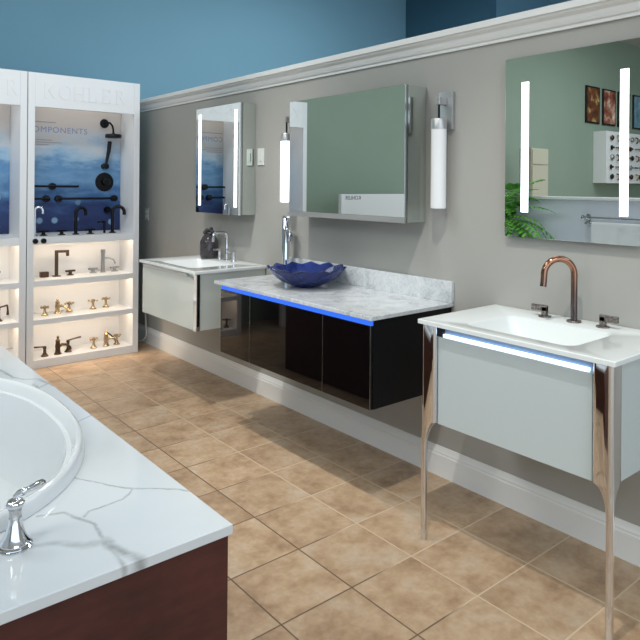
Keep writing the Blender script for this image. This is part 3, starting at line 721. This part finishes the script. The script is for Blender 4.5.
rg2 = [sup(TA+o, TB+o*1.05, ZD+h) for o, h in ((-.29, -.425), (-.19, -.41), (-.13, -.335), (-.095, -.20), (-.07, -.05), (-.06, 0.0), (-.034, .001))]
mb.rings(rg, cap0=False, cap1=True); mb.rings(rg2[::-1], cap0=False, cap1=True)
tub = tag(mb.build('bathtub', M['acrylic'], None, 40), 'white oval drop in bathtub set in the quartz deck', 'bathtub')
b = thing('tub_surround', 'dark reddish wood base panels under the quartz tub deck', 'cabinet', (.2, 2.9, 0))
MB().box((DX0, DY0+.015, 0), (DX1-.006, DY0+.035, ZD-.031)).build('front_panel', M['wood'], b)
MB().box((DX1-.026, DY0+.036, 0), (DX1-.006, DY1-.015, ZD-.031)).build('side_panel', M['wood'], b)
MB().box((DX0, DY1-.035, 0), (DX1-.027, DY1-.015, ZD-.031)).build('rear_panel', M['wood'], b)
# chrome lever valve on the deck
hx, hy = .462, 1.80
t_ = thing('tub_valve_handle', 'ornate chrome lever valve on the tub deck', 'faucet handle', (hx, hy, ZD))
K_ = .86
def hp(prof): return [(r_, z_*K_) for r_, z_ in prof]
MB((hx, hy, ZD)).lathe(hp([(.043, 0), (.043, .004), (.040, .006), (.041, .010), (.037, .013), (.037, .016), (.033, .022), (.027, .036), (.021, .056), (.017, .078), (.0155, .088)]), seg=32).build('base', M['chrome'], t_)
MB((hx, hy, ZD)).lathe(hp([(.0155, .088), (.0165, .09), (.015, .093), (.0155, .112), (.017, .115), (.0155, .118)]), seg=24).build('collar', M['silver'], t_)
MB((hx, hy, ZD)).lathe(hp([(.0155, .118), (.022, .122), (.024, .132), (.019, .142), (.010, .147), (.007, .150)]), seg=8).build('hub', M['chrome'], t_)
lv = MB((hx, hy, ZD), -.62)
lv.tube([(0, 0, .122), (.001, 0, .131), (.009, 0, .139), (.02, 0, .143)], .008, 12, radii=[.007, .008, .0085, .0095])
lv.tube([(.018, 0, .142), (.023, 0, .145), (.029, 0, .147), (.044, 0, .154), (.06, 0, .162), (.07, 0, .166), (.075, 0, .168)], .008, 12, radii=[.006, .010, .007, .0085, .0105, .0095, .004])
lv.build('lever', M['chrome'], t_)

# ------------------------------------------------------------------ things seen in the mirrors
fp = (-.20, 3.84, ZD)
t_ = thing('potted_fern', 'bushy green fern in a pale pot, reflected in the large lit mirror', 'plant', fp)
MB(fp).lathe([(.11, 0), (.115, .01), (.08, .07), (.06, .18), (.08, .32), (.125, .46), (.14, .53), (.145, .56), (.13, .56), (.12, .53), (.0, .52)], seg=28).build('pot', M['pot'], t_)
fm = MB((fp[0], fp[1], ZD+.56))
for i in range(64):
    az = i*2.39996+random.uniform(-.2, .2); el = random.uniform(.35, 1.5); L = random.uniform(.52, .78)
    pts = []; px, pz = .02, 0.0; e_ = el
    for k in range(15):
        pts.append(Vector((px*math.cos(az), px*math.sin(az), pz))); px += L/14*math.cos(e_); pz += L/14*math.sin(e_); e_ -= .10+.03*(1.3-el)
    if min(p_.x for p_ in pts)+fp[0] < -.49:
        for p_ in pts: p_.x = max(p_.x, -.27)
    fm.tube(pts, .003, 4)
    side = Vector((-math.sin(az), math.cos(az), 0))
    for k in range(2, 15):
        w = .085*math.sin(math.pi*min(1, (k+1)/15.5))**.6*(1 if k < 12 else .7)
        d_ = (pts[k]-pts[k-1]).normalized()
        for sgn in (-1, 1):
            tip_ = pts[k]+side*sgn*w+d_*w*.35-Vector((0, 0, w*.25)); b0 = pts[k]-d_*.012; b1 = pts[k]+d_*.012
            mid = (pts[k]+tip_)/2+d_*.006
            fm._add([b0, mid-d_*.013, tip_, mid+d_*.013, b1], [(0, 1, 2, 3, 4)])
fm.build('foliage', M['fern'], t_, 0)
t_ = thing('towel_rail', 'chrome double towel rail on the pale half wall, seen in the large mirror', 'towel rail', (-.48, 2.6, 1.15))
for y_ in (3.02, 2.2):
    MB().lathe([(.03, 0), (.03, .008), (.014, .012), (.012, .09), (.02, .095), (.0, .105)], (-.52, y_, 1.225), 'X', 16).build('bracket', M['chrome'], t_)
    MB().lathe([(.018, 0), (.018, .008), (.01, .012), (.009, .05)], (-.52, y_, 1.172), 'X', 16).build('bracket', M['chrome'], t_)
MB().tube([(-.43, 2.2, 1.225), (-.43, 3.02, 1.225)], .009).build('rail', M['chrome'], t_)
MB().tube([(-.475, 2.2, 1.172), (-.475, 3.02, 1.172)], .007).build('rail', M['chrome'], t_)
tw = MB(); cols = 22; rowsT = [(-.488, .80), (-.488, 1.0), (-.488, 1.165), (-.483, 1.181), (-.475, 1.184), (-.467, 1.181), (-.462, 1.165), (-.461, 1.0), (-.460, .72)]
rg = []
for j in range(cols+1):
    y_ = 2.36+.6*j/cols; wv = .004*math.sin(j*1.3)
    rg.append([(x_+wv*(.2 if z_ > 1.15 else 1), y_, z_) for x_, z_ in rowsT]+[(x_+(.006 if x_ < -.475 else -.006)+wv*(.2 if z_ > 1.15 else 1), y_, z_-(.006 if z_ > 1.16 else 0)) for x_, z_ in rowsT[::-1]])
tw.rings(rg)
tag(tw.build('bath_towel', M['towel']), 'white towel folded over the towel rail, seen in the large mirror', 'towel')
pics = [(-6.285, -5.793, [(.3, (30, 16, 14)), (.55, (120, 70, 44)), (.7, (220, 190, 120))]), (-6.895, -6.41, [(.3, (60, 24, 20)), (.5, (160, 90, 70)), (.7, (240, 220, 200))]),
        (-7.48, -7.0, [(.3, (60, 60, 60)), (.6, (190, 190, 170)), (.8, (230, 230, 220))]), (-8.10, -7.62, [(.3, (60, 90, 110)), (.6, (130, 170, 190)), (.8, (220, 230, 236))])]
words = ['framed dark brown picture, leftmost of the row reflected in the large mirror', 'framed reddish picture with a bright centre, second from the left in the mirrored row',
         'framed pale picture behind the right light bar in the large mirror', 'framed blue grey picture at the right edge of the large mirror']
for i, ((xa, xb, st_), w_) in enumerate(zip(pics, words)):
    t_ = thing('framed_picture', w_, 'picture', ((xa+xb)/2, 5.87, 2.66), 'row of pictures on the sage wall')
    MB().box((xa, 5.862, 2.66), (xb, 5.888, 3.33), .004).build('frame', M['frame_black'], t_)
    MB().box((xa+.03, 5.858, 2.69), (xb-.03, 5.862, 3.30)).build('print', print_mat('picture_print', st_, i+1), t_)
t_ = thing('sample_board', 'white wall board of small metal hardware, reflected in the large mirror', 'display board', (-7, 5.8, 1.58))
MB().box((-7.95, 5.64, 1.58), (-6.1, 5.888, 2.52), .004).build('board', M['white'], t_)
mats = [M['bronze'], M['brass'], M['black_matte'], M['rose'], M['steel'], M['bronze']]
for i in range(9):
    for j in range(5):
        cx_, cz_ = -6.28-.19*i+random.uniform(-.02, .02), 2.40-.175*j; q = MB()
        k = (i*3+j*2) % 4
        if k == 0: q.lathe([(.03, 0), (.03, -.01), (.05, -.03), (.03, -.05)], (cx_, 5.64, cz_), 'Y', 12)
        elif k == 1: q.tube([(cx_-.06, 5.63, cz_), (cx_-.05, 5.60, cz_), (cx_+.05, 5.60, cz_), (cx_+.06, 5.63, cz_)], .012, 8)
        elif k == 2: q.lathe([(.045, 0), (.045, -.01), (.02, -.012), (.018, -.05)], (cx_, 5.64, cz_), 'Y', 12).tube([(cx_, 5.60, cz_), (cx_+.08, 5.60, cz_-.02)], .011, 8)
        else: q.tube([(cx_, 5.63, cz_+.05), (cx_, 5.59, cz_+.03), (cx_, 5.59, cz_-.04), (cx_+.03, 5.60, cz_-.06)], .013, 8)
        q.build('hardware_sample', mats[(i+2*j) % 6], t_)
t_ = thing('storage_cabinet', 'tall cream cabinet behind the fern, reflected in the large mirror', 'cabinet', (-3.24, 5.3, 0))
MB().box((-3.46, 5.2, 0), (-3.02, 5.40, 2.06), .004).build('body', M['cream'], t_)
MB().box((-3.44, 5.185, 1.83), (-3.03, 5.2, 2.04), .002).build('drawer', M['cream'], t_)
MB().box((-3.44, 5.185, .1), (-3.03, 5.2, 1.81), .002).build('door', M['cream'], t_)
t_ = thing('low_display_sign', 'low white display block with dark lettering, reflected in the wide mirror cabinet', 'display', (-.5, 5.48, 0))
MB().box((-1.35, 5.46, 0), (.10, 5.51, 1.40), .003).build('block', M['white'], t_)
text('lettering', 'KOHLER', .062, M['black_print'], (-.20, 5.459, 1.338), (R(90), 0, 0), t_, .0008, spacing=1.05)
